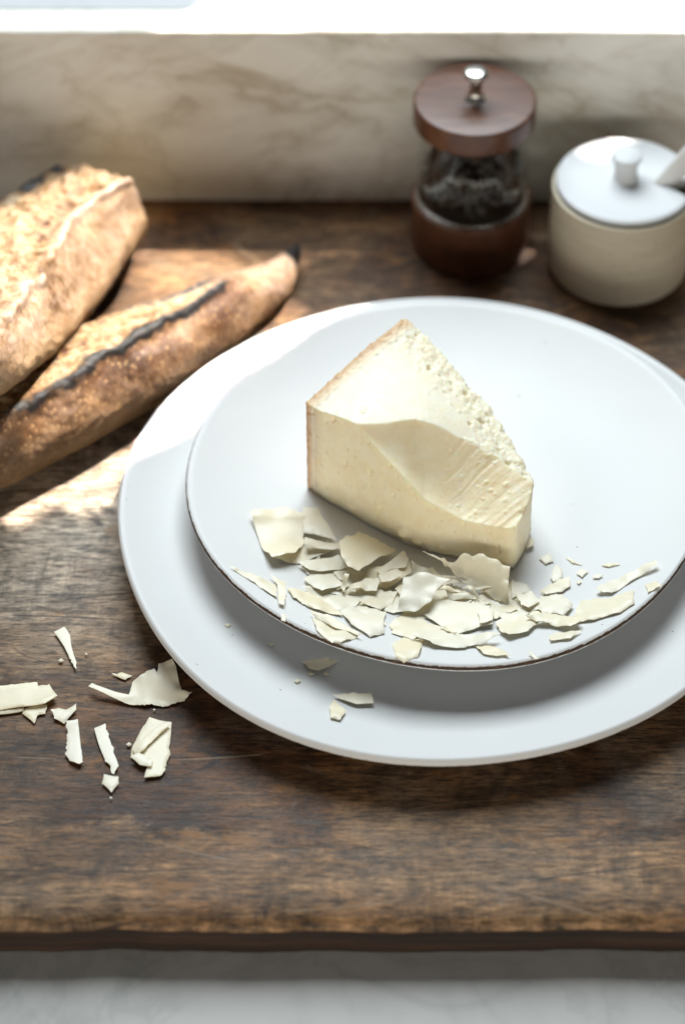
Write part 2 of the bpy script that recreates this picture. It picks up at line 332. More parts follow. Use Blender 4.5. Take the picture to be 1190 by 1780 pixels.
def build_board():
    nx, ny = 360, 150; x0, x1, y0, y1 = -0.42, 0.42, -0.2515, 0.2495
    T = 0.0262; rad = 0.0045
    root = empty('wooden_board', (0, 0, -T), 'thick worn brown wooden board under the plates and bread', 'board')
    # cross-section (y, z) from the back top over the front edge
    prof = [(y1 - (y1-y0-rad)*i/ny, 0.0) for i in range(ny+1)] + [(y0+rad-rad*math.sin(R(a)), -rad+rad*math.cos(R(a))) for a in (15, 30, 45, 60, 75, 90)]
    v = []; f = []
    for i in range(nx+1):
        x = x0 + (x1-x0)*i/nx
        w = 0.0016*fb(x, 0, 0.3, 22, 4); wz = 0.0009*fb(x, 1, 0.7, 60, 3)
        for (y, z) in prof:
            k = sm(-0.225, -0.2515, y)
            # shallow hollows and knife dents of the worn top, rounded ragged arris
            v.append((x, y + w*k, T + z + 0.0005*nz(x, y, 0, 13) - k*abs(wz) - 0.0022*k*k*sm(-0.236, -0.2515, y)))
    m = len(prof)
    for i in range(nx):
        for j in range(m-1): f.append((i*m+j, i*m+j+1, (i+1)*m+j+1, (i+1)*m+j))
    me = mesh('top', v, f); bm = bmesh.new(); bm.from_mesh(me); bmesh.ops.recalc_face_normals(bm, faces=bm.faces)
    if sum(q.normal.z for q in bm.faces) < 0: bmesh.ops.reverse_faces(bm, faces=bm.faces)
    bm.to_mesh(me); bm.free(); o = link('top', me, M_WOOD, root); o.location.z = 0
    # dark body: front face, ends and underside, under the worn top skin
    v = []; f = []; nb = 240
    for i in range(nb+1):
        x = x0 + 0.0005 + (x1-x0-0.001)*i/nb; w = 0.0016*fb(x, 0, 0.3, 22, 4); q = 0.0008*nz(x, 3, 1, 90)
        for (y, z) in ((y1-0.0005, T-0.0012), (y0+0.004, T-0.0065), (y0+w+0.0003, T-0.0067), (y0+w+0.0005+q, T*0.6), (y0+w+0.001+q, 0.004), (y0+w+0.003, 0.0004), (y1-0.0005, 0.0004)): v.append((x, y, z))
    for i in range(nb):
        for j in range(7): f.append((i*7+j, i*7+(j+1) % 7, (i+1)*7+(j+1) % 7, (i+1)*7+j))
    f.append(tuple(range(7))); f.append(tuple(nb*7+j for j in range(7))[::-1])
    me = mesh('edge', v, f); bm = bmesh.new(); bm.from_mesh(me); bmesh.ops.recalc_face_normals(bm, faces=bm.faces); bm.to_mesh(me); bm.free()
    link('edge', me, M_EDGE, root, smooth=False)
build_board()

# ------------------------------------------------------------------ plates
def harm(H):
    return lambda t: 1 + sum(a*math.cos(k*t) + b*math.sin(k*t) for k, a, b in H)
HL = harm([(2, -.00256, -.00102), (3, .00329, -.00091), (4, -.0008, -.0055), (5, -.0002, .0036)])
HS = harm([(2, -.00209, .0072), (3, -.0018, .0034), (4, .0037, .0085)])
def plate(name, loc, Rr, foot, floor, rimz, rflat, pw, thick, H, m, label, hi_edge, wob, seed):
    prof = [(0, floor)] + [(rflat*i/8, floor) for i in range(1, 9)]
    for i in range(1, 25):
        t = i/24; prof.append((rflat + (Rr-0.002-rflat)*t, floor + (rimz-floor)*t**pw))
    sl = thick*0.5
    tx, tz = Rr-0.002, rimz-sl
    for a in (70, 45, 20, 0, -20, -45, -70):                       # rounded lip; bare clay where the glaze ends
        prof.append((tx + 0.002*math.cos(R(a)), tz + sl*math.sin(R(a)), hi_edge(a)))
    for i in range(1, 13):
        t = 1-i/12; r = foot + (Rr-0.004-foot)*t
        tt = max(0, (r-rflat)/(Rr-rflat)); prof.append((r, max(0.0022, floor + (rimz-floor)*tt**pw - thick), 0.0))
    prof += [(foot-0.001, 0.0004), (foot-0.005, 0.0), (foot-0.007, 0.0022), (0, 0.0024)]
    rf = lambda t, r, z: 1 + (H(t)-1)*sm(0.3, 1, r/Rr)
    zf = lambda t, r, z: wob*sm(0.5, 1, r/Rr)*(math.sin(2*t+seed) + 0.6*math.sin(3*t+2*seed) + 0.25*math.sin(7*t+seed*3))
    o = link(name, lathe(name, prof, 256, rf, zf), m); o.location = loc
    return tag(o, label, 'plate')
plate('dinner_plate', (0.0486, -0.0202, 0.0003), 0.1595, 0.095, 0.0078, 0.0220, 0.105, 2.0, 0.0052, HL, M_LARGE,
      'wide white speckled stoneware plate lying on the wooden board', lambda a: {0: 0.42, -20: 0.62, -45: 0.80, -70: 0.66}.get(a, 0.15), 0.0005, 1.3)
plate('side_plate', (0.0522, -0.0006, 0.0083), 0.1286, 0.070, 0.0080, 0.0217, 0.070, 1.9, 0.0044, HS, M_SMALL,
      'smaller white plate with a thin brown rim, stacked on the wide plate', lambda a: {45: 0.62, 20: 1.0, 0: 0.86, 70: 0.22, -20: 0.45}.get(a, 0.2), 0.0005, 0.4)

def plate_z(x, y):
    r = math.hypot(x-.0522, y+.0006); t = min(1, max(0, (r-.070)/(.1266-.070))); return .0163 + .0137*t**1.9

# ------------------------------------------------------------------ cheese wedge
CH_FX = [-.0177, -.0099, .0056, .0154, .0293, .039, .0569, .0706, .0796, .083, .0865, .0895, .0912]
CH_FY = [-.0001, -.0082, -.0202, -.0281, -.0387, -.0438, -.0496, -.0542, -.0569, -.0555, -.0475, -.040, -.033]
CH_FH = [.0575, .0603, .0630, .0555, .0448, .0353, .0272, .0276, .0288, .0295, .031, .033, .035]
CH_BX = [-.0177, .0066, .031, .038, .052, .072, .084, .0912]
CH_BY = [-.0001, .0296, .059, .055, .0395, .0145, -.010, -.030]
RG_X = [.0056, .012, .020, .0345, .046, .059, .072, .082, .0912]
RG_Y = [-.0202, -.0205, -.0195, -.0150, -.0155, -.0185, -.0215, -.026, -.033]
RG_H = [.0630, .0628, .0620, .0602, .0565, .0498, .0435, .039, .035]
TOPC = np.array([(-.0177, 0, .0575), (.0056, -.0202, .063), (.0066, .0296, .0600), (.031, .059, .0600), (.020, .02, .0615), (.020, -.0195, .062), (.0345, -.015, .0602),
                 (.046, -.0155, .0565), (.059, -.0185, .0498), (.072, -.0215, .0435), (.082, -.026, .039), (.0912, -.032, .035), (.052, .0395, .0495), (.072, .0145, .0405), (.045, .02, .0555), (.06, .0, .0495)])
def _tps(d): return d*d*np.log(d+1e-9)
_D = np.hypot(TOPC[:, None, 0]-TOPC[None, :, 0], TOPC[:, None, 1]-TOPC[None, :, 1])
_n = len(TOPC); _A = np.zeros((_n+3, _n+3)); _A[:_n, :_n] = _tps(_D) + 1e-6*np.eye(_n)
_A[:_n, _n] = 1; _A[:_n, _n+1:] = TOPC[:, :2]; _A[_n, :_n] = 1; _A[_n+1:, :_n] = TOPC[:, :2].T
_W = np.linalg.solve(_A, np.r_[TOPC[:, 2], 0, 0, 0])
def cheese_top(x, y):
    d = np.hypot(TOPC[:, 0]-x, TOPC[:, 1]-y); return float(_W[:_n] @ _tps(d) + _W[_n] + _W[_n+1]*x + _W[_n+2]*y)
def cheese_h(x, y):
    T = cheese_top(x, y)
    if x <= .0056: return T
    ry = np.interp(x, RG_X, RG_Y); fy = np.interp(x, CH_FX, CH_FY)
    if y >= ry: return T
    w = min(1, (ry-y)/max(1e-5, ry-fy)); hr = np.interp(x, RG_X, RG_H); hf = np.interp(x, CH_FX, CH_FH)
    k = 2.3 - 1.0*sm(.045, .075, x)
    return hr + (hf-hr)*(1-(1-w)**k)
def seg_dist(p, a, b):
    a = np.array(a); b = np.array(b); p = np.array(p); t = np.clip(np.dot(p-a, b-a)/np.dot(b-a, b-a), 0, 1); return float(np.hypot(*(p-a-t*(b-a)))), float(t)
def build_cheese():
    Z0 = 0.0168
    nu, nv = 170, 110; v = []; f = []
    xs = -.0177 + (.0912+.0177)*(0.5-0.5*np.cos(np.pi*np.linspace(0.004, 0.996, nu+1)))
    top = {}
    for i, x in enumerate(xs):
        fy = np.interp(x, CH_FX, CH_FY); by = np.interp(x, CH_BX, CH_BY)
        if by - fy < 0.0006: by = fy + 0.0006
        for j in range(nv+1):
            y = fy + (by-fy)*j/nv; top[i, j] = len(v); v.append((x, y, cheese_h(x, y)))
    bot = {}
    for i, x in enumerate(xs):
        for j in range(nv+1):
            p = v[top[i, j]]
            # the underside is broken: undercut a little along the front
            bot[i, j] = len(v); v.append((p[0], p[1], 0.0))
    for i in range(nu):
        for j in range(nv):
            f.append((top[i, j], top[i+1, j], top[i+1, j+1], top[i, j+1])); f.append((bot[i, j], bot[i, j+1], bot[i+1, j+1], bot[i+1, j]))
        f.append((bot[i, 0], bot[i+1, 0], top[i+1, 0], top[i, 0])); f.append((bot[i+1, nv], bot[i, nv], top[i, nv], top[i+1, nv]))
    for j in range(nv):
        f.append((bot[0, j+1], bot[0, j], top[0, j], top[0, j+1])); f.append((bot[nu, j], bot[nu, j+1], top[nu, j+1], top[nu, j]))
    me0 = mesh('cheese_raw', v, f); o0 = bpy.data.objects.new('cheese_raw', me0); COL.objects.link(o0)
    rm = o0.modifiers.new('r', 'REMESH'); rm.mode = 'VOXEL'; rm.voxel_size = 0.00062
    s = o0.modifiers.new('s', 'SMOOTH'); s.iterations = 3; s.factor = 0.5
    dg = bpy.context.evaluated_depsgraph_get(); me = bpy.data.meshes.new_from_object(o0.evaluated_get(dg))
    bpy.data.objects.remove(o0)
    n = len(me.vertices); co = np.zeros(n*3); me.vertices.foreach_get('co', co); co = co.reshape(-1, 3)
    no = np.zeros(n*3); me.vertices.foreach_get('normal', no); no = no.reshape(-1, 3)
    A, B, E, D = (-.0177, 0), (.031, .059), (.072, .0145), (.0912, -.031)
    up_pale = np.zeros(n); out = co.copy(); rough = np.zeros(n); near = np.zeros(n); depth = np.zeros(n)
    sd = np.array([-.0255, -.020]); sd /= np.hypot(*sd); sp = np.array([-sd[1], sd[0]])
    lumps = [((.0165, -.0300, .017), .0024, .0017), ((.029, -.0390, .008), .0040, .0022), ((.036, -.0425, .004), .0035, .0018), ((.004, -.0195, .006), .003, .0012), ((.048, -.047, .006), .003, .0012)]
    for i in range(n):
        x, y, z = co[i]; nx_, ny_, nz_ = no[i]
        dAB, _ = seg_dist((x, y), A, B); dBE = min(seg_dist((x, y), B, E)[0], seg_dist((x, y), E, D)[0])
        depth[i] = dAB*1000/7.0
        near[i] = sm(.015, .002, dAB)*(1 if ny_ < -0.3 else 0.35)
        ry = np.interp(x, RG_X, RG_Y); up = sm(0.2, 0.6, nz_)
        # crumbly broken zone: along the far edge, behind the scraped hollow, and on the far side
        wob = 0.006*nz(x, y, 0, 90)
        rg = sm(.021, .010, dBE + wob - 0.010*sm(.05, .08, x))*sm(-.001, .003, y-ry+0.3*wob)*sm(.003, .009, dAB+wob)
        up_pale[i] = up*sm(-.0015, .0015, y-ry if x > .0056 else .01)  # whiter on upward faces, except in the scraped hollow
        side = 1.0 if (nz_ < 0.5 and ny_ > -0.15 and dBE < .004) else 0.0
        rg = max(rg, side*0.8); rough[i] = rg
        d = 0.00012*fb(x, y, z, 500, 3) + 0.00016*nz(x, y, z, 130)
        if rg > 0:
            c1 = noise.cell_vector(Vector((x, y, z))*330)
            d += rg*(0.0012*fb(x, y, z, 130, 5) + 0.00035*fb(x+3, y, z, 560, 3) - 0.0020*sm(0.32, 0.60, nz(x+1, y, z, 190)))
        if y < ry and nz_ > 0.15 and x > .006:      # scraped hollow: furrows left by the blade
            q = float(np.dot((x, y), sp)); al = float(np.dot((x, y), sd))
            fur = noise.fractal(Vector((q*420, al*12, 0.3)), 0.9, 2.2, 3)
            st = sm(.040, .056, x + 0.25*(y+.03)); d += st*0.00030*fur - 0.0005*st*sm(0.40, 0.55, abs(nz(q, 0, al*0.05, 260))) + st*0.0006*sm(0.38, 0.6, nz(x, y, z, 420))
        if ny_ < -0.4 and nz_ < 0.5:                # front cut face: faint pits and drag marks
            d += 0.00018*fb(x*0.5, z, y, 160, 4) - 0.0006*sm(0.35, 0.6, nz(x, z, y, 330))
            for (lx, ly, lz), lr, lh in lumps:
                dd = math.sqrt((x-lx)**2 + (y-ly)**2 + (z-lz)**2)
                if dd < lr: d += lh*(1-(dd/lr)**2)
        if up > 0 and rg < 0.5 and dAB < .011:      # flaking next to the rind
            d += up*0.0010*max(0, nz(x, y, z, 300))*sm(.011, .006, dAB) + up*0.0005*math.sin(dAB*5200)*sm(.006, .004, dAB)
        if up > 0 and y >= ry and rg < .6: d += up*0.0006*sm(0.25, 0.5, nz(x, y, 4, 260))*sm(0.0, 0.4, nz(x, y, 9, 60)) + 0.0007*up*nz(x, y, 2, 45)
        und = 0.004*sm(.007, 0, z)*(0.3+0.8*abs(nz(x, y, 0, 70)))*sm(-0.2, -0.6, ny_)
        out[i] = co[i] + no[i]*d + np.array([0, und, 0])
    out[:, 2] = np.maximum(out[:, 2], 0.0)
    me.vertices.foreach_set('co', out.ravel()); me.update()
    attr(me, 'rough', rough); attr(me, 'up_pale', up_pale); attr(me, 'near', near); attr(me, 'depth', depth)
    root = empty('cheese_wedge', (0.03, -0.005, Z0), 'pale yellow wedge of hard cheese with a scraped hollow, standing on the small plate', 'cheese')
    lim = 8.0/7.0
    for nm, keep_rind, m in (('paste', False, M_CHEESE), ('rind', True, M_RIND)):
        me2 = me.copy(); me2.name = nm; bm = bmesh.new(); bm.from_mesh(me2); lay = bm.verts.layers.float['depth']
        kill = [q for q in bm.faces if (sum(w[lay] for w in q.verts)/len(q.verts) + 0.10*nz(q.calc_center_median().x, q.calc_center_median().y, q.calc_center_median().z, 200) < lim*0.82) != keep_rind]
        bmesh.ops.delete(bm, geom=kill, context='FACES'); bm.to_mesh(me2); bm.free()
        me2.materials.clear(); o = link(nm, me2, m, root); o.location = (-0.03, 0.005, 0)
        if nm == 'rind': o['label'] = 'tan layered rind along one side of the wedge'
build_cheese()

# ------------------------------------------------------------------ bread
def build_bread(name, label, pts, length_n, deco, cut_end, cut_start, group):
    """pts: (x, y, z, half_width, half_height) control points along the loaf"""
    P = np.array(pts); t = np.r_[0, np.cumsum(np.hypot(*(P[1:, :2]-P[:-1, :2]).T))]; L = t[-1]
    NS, NP = length_n, 170
    ss = np.linspace(0, L, NS+1)
    if not cut_end: ss = L*(1-(1-np.linspace(0, 1, NS+1))**1.25)
    def cr(k, s):                                    # smooth interpolation
        j = int(np.clip(np.searchsorted(t, s)-1, 0, len(t)-2)); u = (s-t[j])/(t[j+1]-t[j])
        m = lambda i: (P[min(i+1, len(t)-1), k]-P[max(i-1, 0), k])/(t[min(i+1, len(t)-1)]-t[max(i-1, 0)])
        h = t[j+1]-t[j]; p0, p1, m0, m1 = P[j, k], P[j+1, k], m(j)*h, m(j+1)*h
        return p0*(2*u**3-3*u*u+1) + m0*(u**3-2*u*u+u) + p1*(-2*u**3+3*u*u) + m1*(u**3-u*u)
    v = []; f = []; A = {k: [] for k in ('open', 'burn', 'flour', 'pale', 'crumb')}
    for s in ss:
        c = np.array([cr(k, s) for k in range(5)]); e = 1e-4
        d = np.array([cr(0, min(L, s+e))-cr(0, max(0, s-e)), cr(1, min(L, s+e))-cr(1, max(0, s-e))]); d /= np.hypot(*d)
        side = np.array([d[1], -d[0]])               # to the right of the direction of travel (towards the viewer's side)
        for j in range(NP):
            ph = 2*math.pi*j/NP; deg = math.degrees(ph); deg = deg-360 if deg > 180 else deg
            dr, at = deco(s, L, deg)
            hw, hh = max(0.0004, c[3]), max(0.0004, c[4])
            x = c[0] + side[0]*hw*math.sin(ph); y = c[1] + side[1]*hw*math.sin(ph); z = c[2] + hh*math.cos(ph)
            k = min(1, hw/0.015)
            n_ = dr*k + k*(0.0011*nz(x, y, z, 42) + 0.0006*fb(x, y, z, 140, 3) + 0.00055*max(0, nz(x, y, z, 330)))
            x += side[0]*math.sin(ph)*n_; y += side[1]*math.sin(ph)*n_; z += math.cos(ph)*n_
            fl = c[2] - hh*0.86
            if z < fl: z = fl - 0.12*(fl-z)
            v.append((x, y, z))
            for q in A: A[q].append(at.get(q, 0))
    for i in range(NS):
        for j in range(NP):
            f.append((i*NP+j, i*NP+(j+1) % NP, (i+1)*NP+(j+1) % NP, (i+1)*NP+j))
    for ring, cut, sgn in ((0, cut_start, -1), (NS, cut_end, 1)):
        base = [ring*NP+j for j in range(NP)]; cc = np.mean([v[q] for q in base], axis=0); prev = base
        for r in range(1, 9):
            k = 1-r/9; row = []
            for q in base:
                p = cc + (np.array(v[q])-cc)*k; w = 0.0016*fb(p[0], p[1], p[2], 180, 4) if cut else 0.0
                if cut and r > 0: w -= 0.0015*sm(0.2, .6, nz(p[0], p[1], p[2], 160))
                dd = (P[-1]-P[-2])[:2] if sgn > 0 else (P[0]-P[1])[:2]; dd = dd/np.hypot(*dd)
                row.append(len(v)); v.append((p[0]+dd[0]*w, p[1]+dd[1]*w, p[2]))
                for qq in A: A[qq].append(1.0 if (qq == 'crumb' and cut) else (A[qq][q] if not cut else 0))
            for j in range(NP): f.append((prev[j], prev[(j+1) % NP], row[(j+1) % NP], row[j]))
            prev = row
        f.append(tuple(prev))
    me = mesh(name, v, f)
    for q in A: attr(me, q, A[q])
    bm = bmesh.new(); bm.from_mesh(me); bmesh.ops.recalc_face_normals(bm, faces=bm.faces); bm.to_mesh(me); bm.free()
    o = link(name, me, M_CRUST); tag(o, label, 'bread', group)
    zmin = min(q[2] for q in v); return o, zmin

def deco_low(s, L, deg):
    u = L - s                                        # distance from the pointed tip
    at = {}; dr = 0.0
    w = 6*nz(s, 0, 1, 60)
    ear = np.interp(u, [0.0, .058, .075, .105, .14, .20, .3], [-12, -10, 0, 10, 14, 30, 40]) + w
    back = np.interp(u, [0.0, .058, .09, .13, .3], [-12, -14, -44, -52, -45]) + w
    m = sm(.060, .080, u)*(1-sm(.25, .29, u))
    ins = sm(back-3, back+5, deg)*(1-sm(ear-6, ear, deg))*m
    dr -= 0.0042*ins*(1-0.5*abs((deg-(ear+back)/2)/25)) - ins*0.0016*fb(s, deg*0.0005, 2, 190, 4)
    er = math.exp(-((deg-ear-3-4*nz(s, 5, 1, 160))/(8.5+5*nz(s, 7, 2, 75)))**2)*m; dr += 0.0042*er*(0.8+0.5*nz(s, 0, 5, 120))
    bk = math.exp(-((deg-back)/6.0)**2)*m; dr += 0.0022*bk
    at['open'] = ins
    at['burn'] = max(er*(1.35-0.55*sm(.13, .19, u))*sm(.27, .20, u), bk*0.8*sm(.15, .10, u), sm(.022, .012, u))
    at['flour'] = sm(95, 40, abs(deg-25))*(0.22+0.4*nz(s, deg*.001, 3, 50)) + 0.6*sm(.07, .03, u)*sm(90, 40, abs(deg-20))
    at['pale'] = 0.85*sm(45, 125, deg)  # paler underside crust, with bounce off the sunlit board painted in
    return dr, at
def deco_up(s, L, deg):
    u = L - s                                        # distance from the cut end
    at = {}; dr = 0.0
    w = 7*nz(s, 2, 1, 70)
    ear = np.interp(u, [0, .035, .06, .1, .2], [36, 22, 20, 30, 42]) + w
    back = np.interp(u, [0, .05, .1, .2], [-52, -58, -60, -60]) + w
    ins = sm(back-4, back+6, deg)*(1-sm(ear-7, ear, deg))
    dr -= 0.0030*ins - ins*(0.0036*fb(s, deg*0.0006, 2, 150, 4))
    er = math.exp(-((deg-ear-2)/4.5)**2)*(0.8+0.6*nz(s, 1, 1, 60)); dr += 0.0046*er; dr -= 0.0042*math.exp(-((deg-ear-38)/24.0)**2)
    bk = math.exp(-((deg-back)/7.0)**2); dr += 0.0040*bk
    at['open'] = ins*0.95
    at['burn'] = bk*(1.0*sm(.055, .03, u) + 0.45)*sm(-0.2, 0.4, nz(s, 0, 8, 70)+0.25*sm(.05, .02, u)) + 0.25*er*sm(.1, .5, nz(s, 4, 4, 60))
    at['flour'] = sm(90, 40, abs(deg-25))*(0.65+0.4*nz(s, deg*.001, 6, 45)) + er*0.9
    at['pale'] = min(1, sm(60, 110, deg)*0.7 + 0.45)
    return dr, at
lowb, zl_ = build_bread('baguette', 'browned baguette with a charred pointed tip and a black-edged split crust', [
    (-.262, -.020, .0262, .030, .0262), (-.215, .010, .0268, .0315, .0268), (-.1719, .0376, .0268, .0310, .0268), (-.110, .085, .0250, .0270, .0250), (-.0795, .112, .0220, .0215, .0220),
    (-.054, .144, .0172, .0165, .0172), (-.037, .166, .0130, .0108, .0108), (-.0300, .180, .0130, .0062, .0064), (-.0265, .188, .0138, .0040, .0042), (-.0245, .193, .0142, .0022, .0024), (-.0240, .1945, .0142, .0006, .0006)], 230, deco_low, False, True, 'baguette pieces on the board')
lowb.location.z = -zl_ + 0.0003
upb, zu_ = build_bread('baguette', 'pale golden floury baguette half with a sliced end, leaning on the other loaf', [
    (-.2120, .0080, .0900, .0440, .0270), (-.1990, .0350, .0790, .0455, .0280), (-.1880, .0640, .0670, .0455, .0290), (-.1760, .0980, .0550, .0440, .0295), (-.1600, .1430, .0420, .0400, .0290), (-.1450, .1810, .0345, .0345, .0275), (-.1320, .2110, .0290, .0295, .0260)], 170, deco_up, True, True, 'baguette pieces on the board')
upb.location.z = max(0, -zu_ + 0.0003)

# ------------------------------------------------------------------ pepper mill
def build_mill():
    root = empty('pepper_mill', (0.0703, 0.2134, 0), 'turned dark wood and glass pepper mill with a metal knob, full of peppercorns', 'pepper mill')
    pr = [(0, 0.0004), (0.0300, 0.0004)] + arc(0.0308, 0.0020, 0.0015, -90, 0, 4) + [(0.0326, 0.018)] + arc(0.0313, 0.0317, 0.0014, 0, 90, 5) + [(0.0290, 0.0331), (0.0288, 0.0300), (0, 0.0300)]
    link('base', lathe('base', pr, 96), M_TURN, root)
    link('collar', lathe('collar', [(0.0284, 0.0303), (0.0288, 0.0336), (0.0302, 0.0342), (0.0304, 0.0338), (0.0303, 0.0334), (0.0286, 0.0332)], 96), M_METAL, root)
    g = [(0, 0.0366), (0.0255, 0.0366), (0.0275, 0.0385), (0.0277, 0.0823), (0.0297, 0.0823), (0.0300, 0.0390), (0.0293, 0.0365), (0.027, 0.0348), (0, 0.0348)]
    link('glass_jar', lathe('glass_jar', g, 96), M_GLASS, root)
    pr = [(0, 0.0826), (0.0308, 0.0826)] + arc(0.0313, 0.0840, 0.0014, -90, 0, 5) + [(0.0328, 0.0900)] + arc(0.0311, 0.0952, 0.0017, 0, 90, 6) + [(0.018, 0.0971), (0, 0.0971)]
    link('lid', lathe('lid', pr, 96), M_TURN, root)
    pr = [(0.0062, 0.0972), (0.0058, 0.0980), (0.0036, 0.0990), (0.0034, 0.1030), (0.0040, 0.1075), (0.0055, 0.1110), (0.0067, 0.1126), (0.0066, 0.1140), (0.0050, 0.1149), (0, 0.1152)]
    link('knob', lathe('knob', pr, 64), M_METAL, root)
    link('shaft', lathe('shaft', [(0.0028, 0.0372), (0.0028, 0.0824)], 24), M_METAL, root)
    rnd = random.Random(4); bm = bmesh.new()
    for k in range(640):
        a = rnd.uniform(0, 2*math.pi); r = 0.0250*math.sqrt(rnd.uniform(0.02, 1)); zt = 0.064 - 0.006*(r/0.024)**2 + 0.004*math.cos(a+1)
        z = 0.0392 + (zt-0.0392)*rnd.random(); q = rnd.uniform(0.0019, 0.0026)
        mt = Matrix.Translation((r*math.cos(a), r*math.sin(a), z)) @ Matrix.Rotation(rnd.uniform(0, 6), 4, (rnd.random(), rnd.random(), 1)) @ Matrix.Diagonal((q, q*rnd.uniform(.85, 1), q*rnd.uniform(.85, 1), 1))
        bmesh.ops.create_icosphere(bm, subdivisions=2, radius=1, matrix=mt)
    for w in bm.verts: w.co += w.co.normalized()*0.00025*nz(w.co.x, w.co.y, w.co.z, 900)
    me = bpy.data.meshes.new('peppercorns'); bm.to_mesh(me); bm.free()
    o = link('peppercorns', me, M_PEPPER, root); o['kind'] = 'stuff'
build_mill()

# ------------------------------------------------------------------ salt crock
def build_crock():
    root = empty('salt_crock', (0.1510, 0.1920, 0), 'round cream stoneware salt crock with a white knobbed lid', 'crock')
    wz = lambda t, r, z: 1 + 0.004*math.sin(2*t+1) + 0.0025*math.sin(z*420)
    pr = [(0, 0.0010), (0.033, 0.0006)] + arc(0.0335, 0.0046, 0.0042, -85, -5, 6) + [(0.0382, 0.012), (0.0386, 0.030), (0.0384, 0.045), (0.0386, 0.0540)] + arc(0.0376, 0.0548, 0.0013, 0, 150, 6, 0.2) + [(0.0355, 0.050), (0.0352, 0.010), (0, 0.007)]
    link('body', lathe('body', pr, 128, wz), M_STONE, root)
    notch = math.atan2(-0.006, 0.030)
    def nf(t, r, z):
        d = (t-notch+math.pi) % (2*math.pi) - math.pi; return 1 - 0.36*math.exp(-(d/0.20)**4)*sm(.018, .030, r)
    pr = [(0, 0.0530), (0.0340, 0.0530), (0.0342, 0.0552), (0.0352, 0.0562), (0.0355, 0.0566)] + arc(0.0354, 0.0583, 0.0016, -90, 80, 6, 0.3) + [(0.0345, 0.0602), (0.0335, 0.0602), (0.030, 0.0598), (0.02, 0.0606), (0.008, 0.0612), (0, 0.0612)]
    lid = link('lid', lathe('lid', pr, 160, nf), M_LID, root)
    pr = [(0.0074, 0.0609), (0.0064, 0.0622), (0.0061, 0.0680), (0.0065, 0.0722), (0.0079, 0.0740), (0.0080, 0.0756), (0.0074, 0.0762), (0, 0.0763)]
    link('knob', lathe('knob', pr, 64), M_LID, lid)
    o = link('salt', lathe('salt', [(0, 0.034), (0.02, 0.033), (0.0350, 0.030)], 48), M_SALT, root); o['kind'] = 'stuff'
    # spoon standing in the notch: bowl in the salt, flat handle rising to the right
    a = Vector((0.1560, 0.1860, 0.0420)); b = Vector((0.2180, 0.1960, 0.1160)); ax = (b-a).normalized(); sd = ax.cross(Vector((0.35, -0.9, 0.2))).normalized(); th = sd.cross(ax).normalized()
    st = [(-0.022, .0012, .0006), (-0.020, .006, .0012), (-0.012, .0085, .0015), (-0.003, .006, .0016), (0.006, .0034, .0018), (0.024, .0040, .0020), (0.045, .0052, .0021), (0.066, .0064, .0021), (0.075, .0058, .0019), (0.0785, .0030, .0014), (0.0790, .0006, .0005)]
    v = []; f = []; n = 16
    for s, w, h in st:
        bow = -0.006*math.exp(-((s+0.012)/0.008)**2)
        for k in range(n):
            q = 2*math.pi*k/n; v.append(tuple(a + ax*s + sd*(w*(1.0 if s < 0 else 1.45)*math.cos(q)) + th*(h*math.sin(q) + bow*(1-0.8*abs(math.cos(q))))))
    for i in range(len(st)-1):
        for k in range(n): f.append((i*n+k, i*n+(k+1) % n, (i+1)*n+(k+1) % n, (i+1)*n+k))
    f.append(tuple(range(n))[::-1]); f.append(tuple((len(st)-1)*n+k for k in range(n)))
    tag(link('salt_spoon', mesh('salt_spoon', v, f), M_SPOON), 'slim white spoon whose handle sticks out of the salt crock', 'spoon')
build_crock()

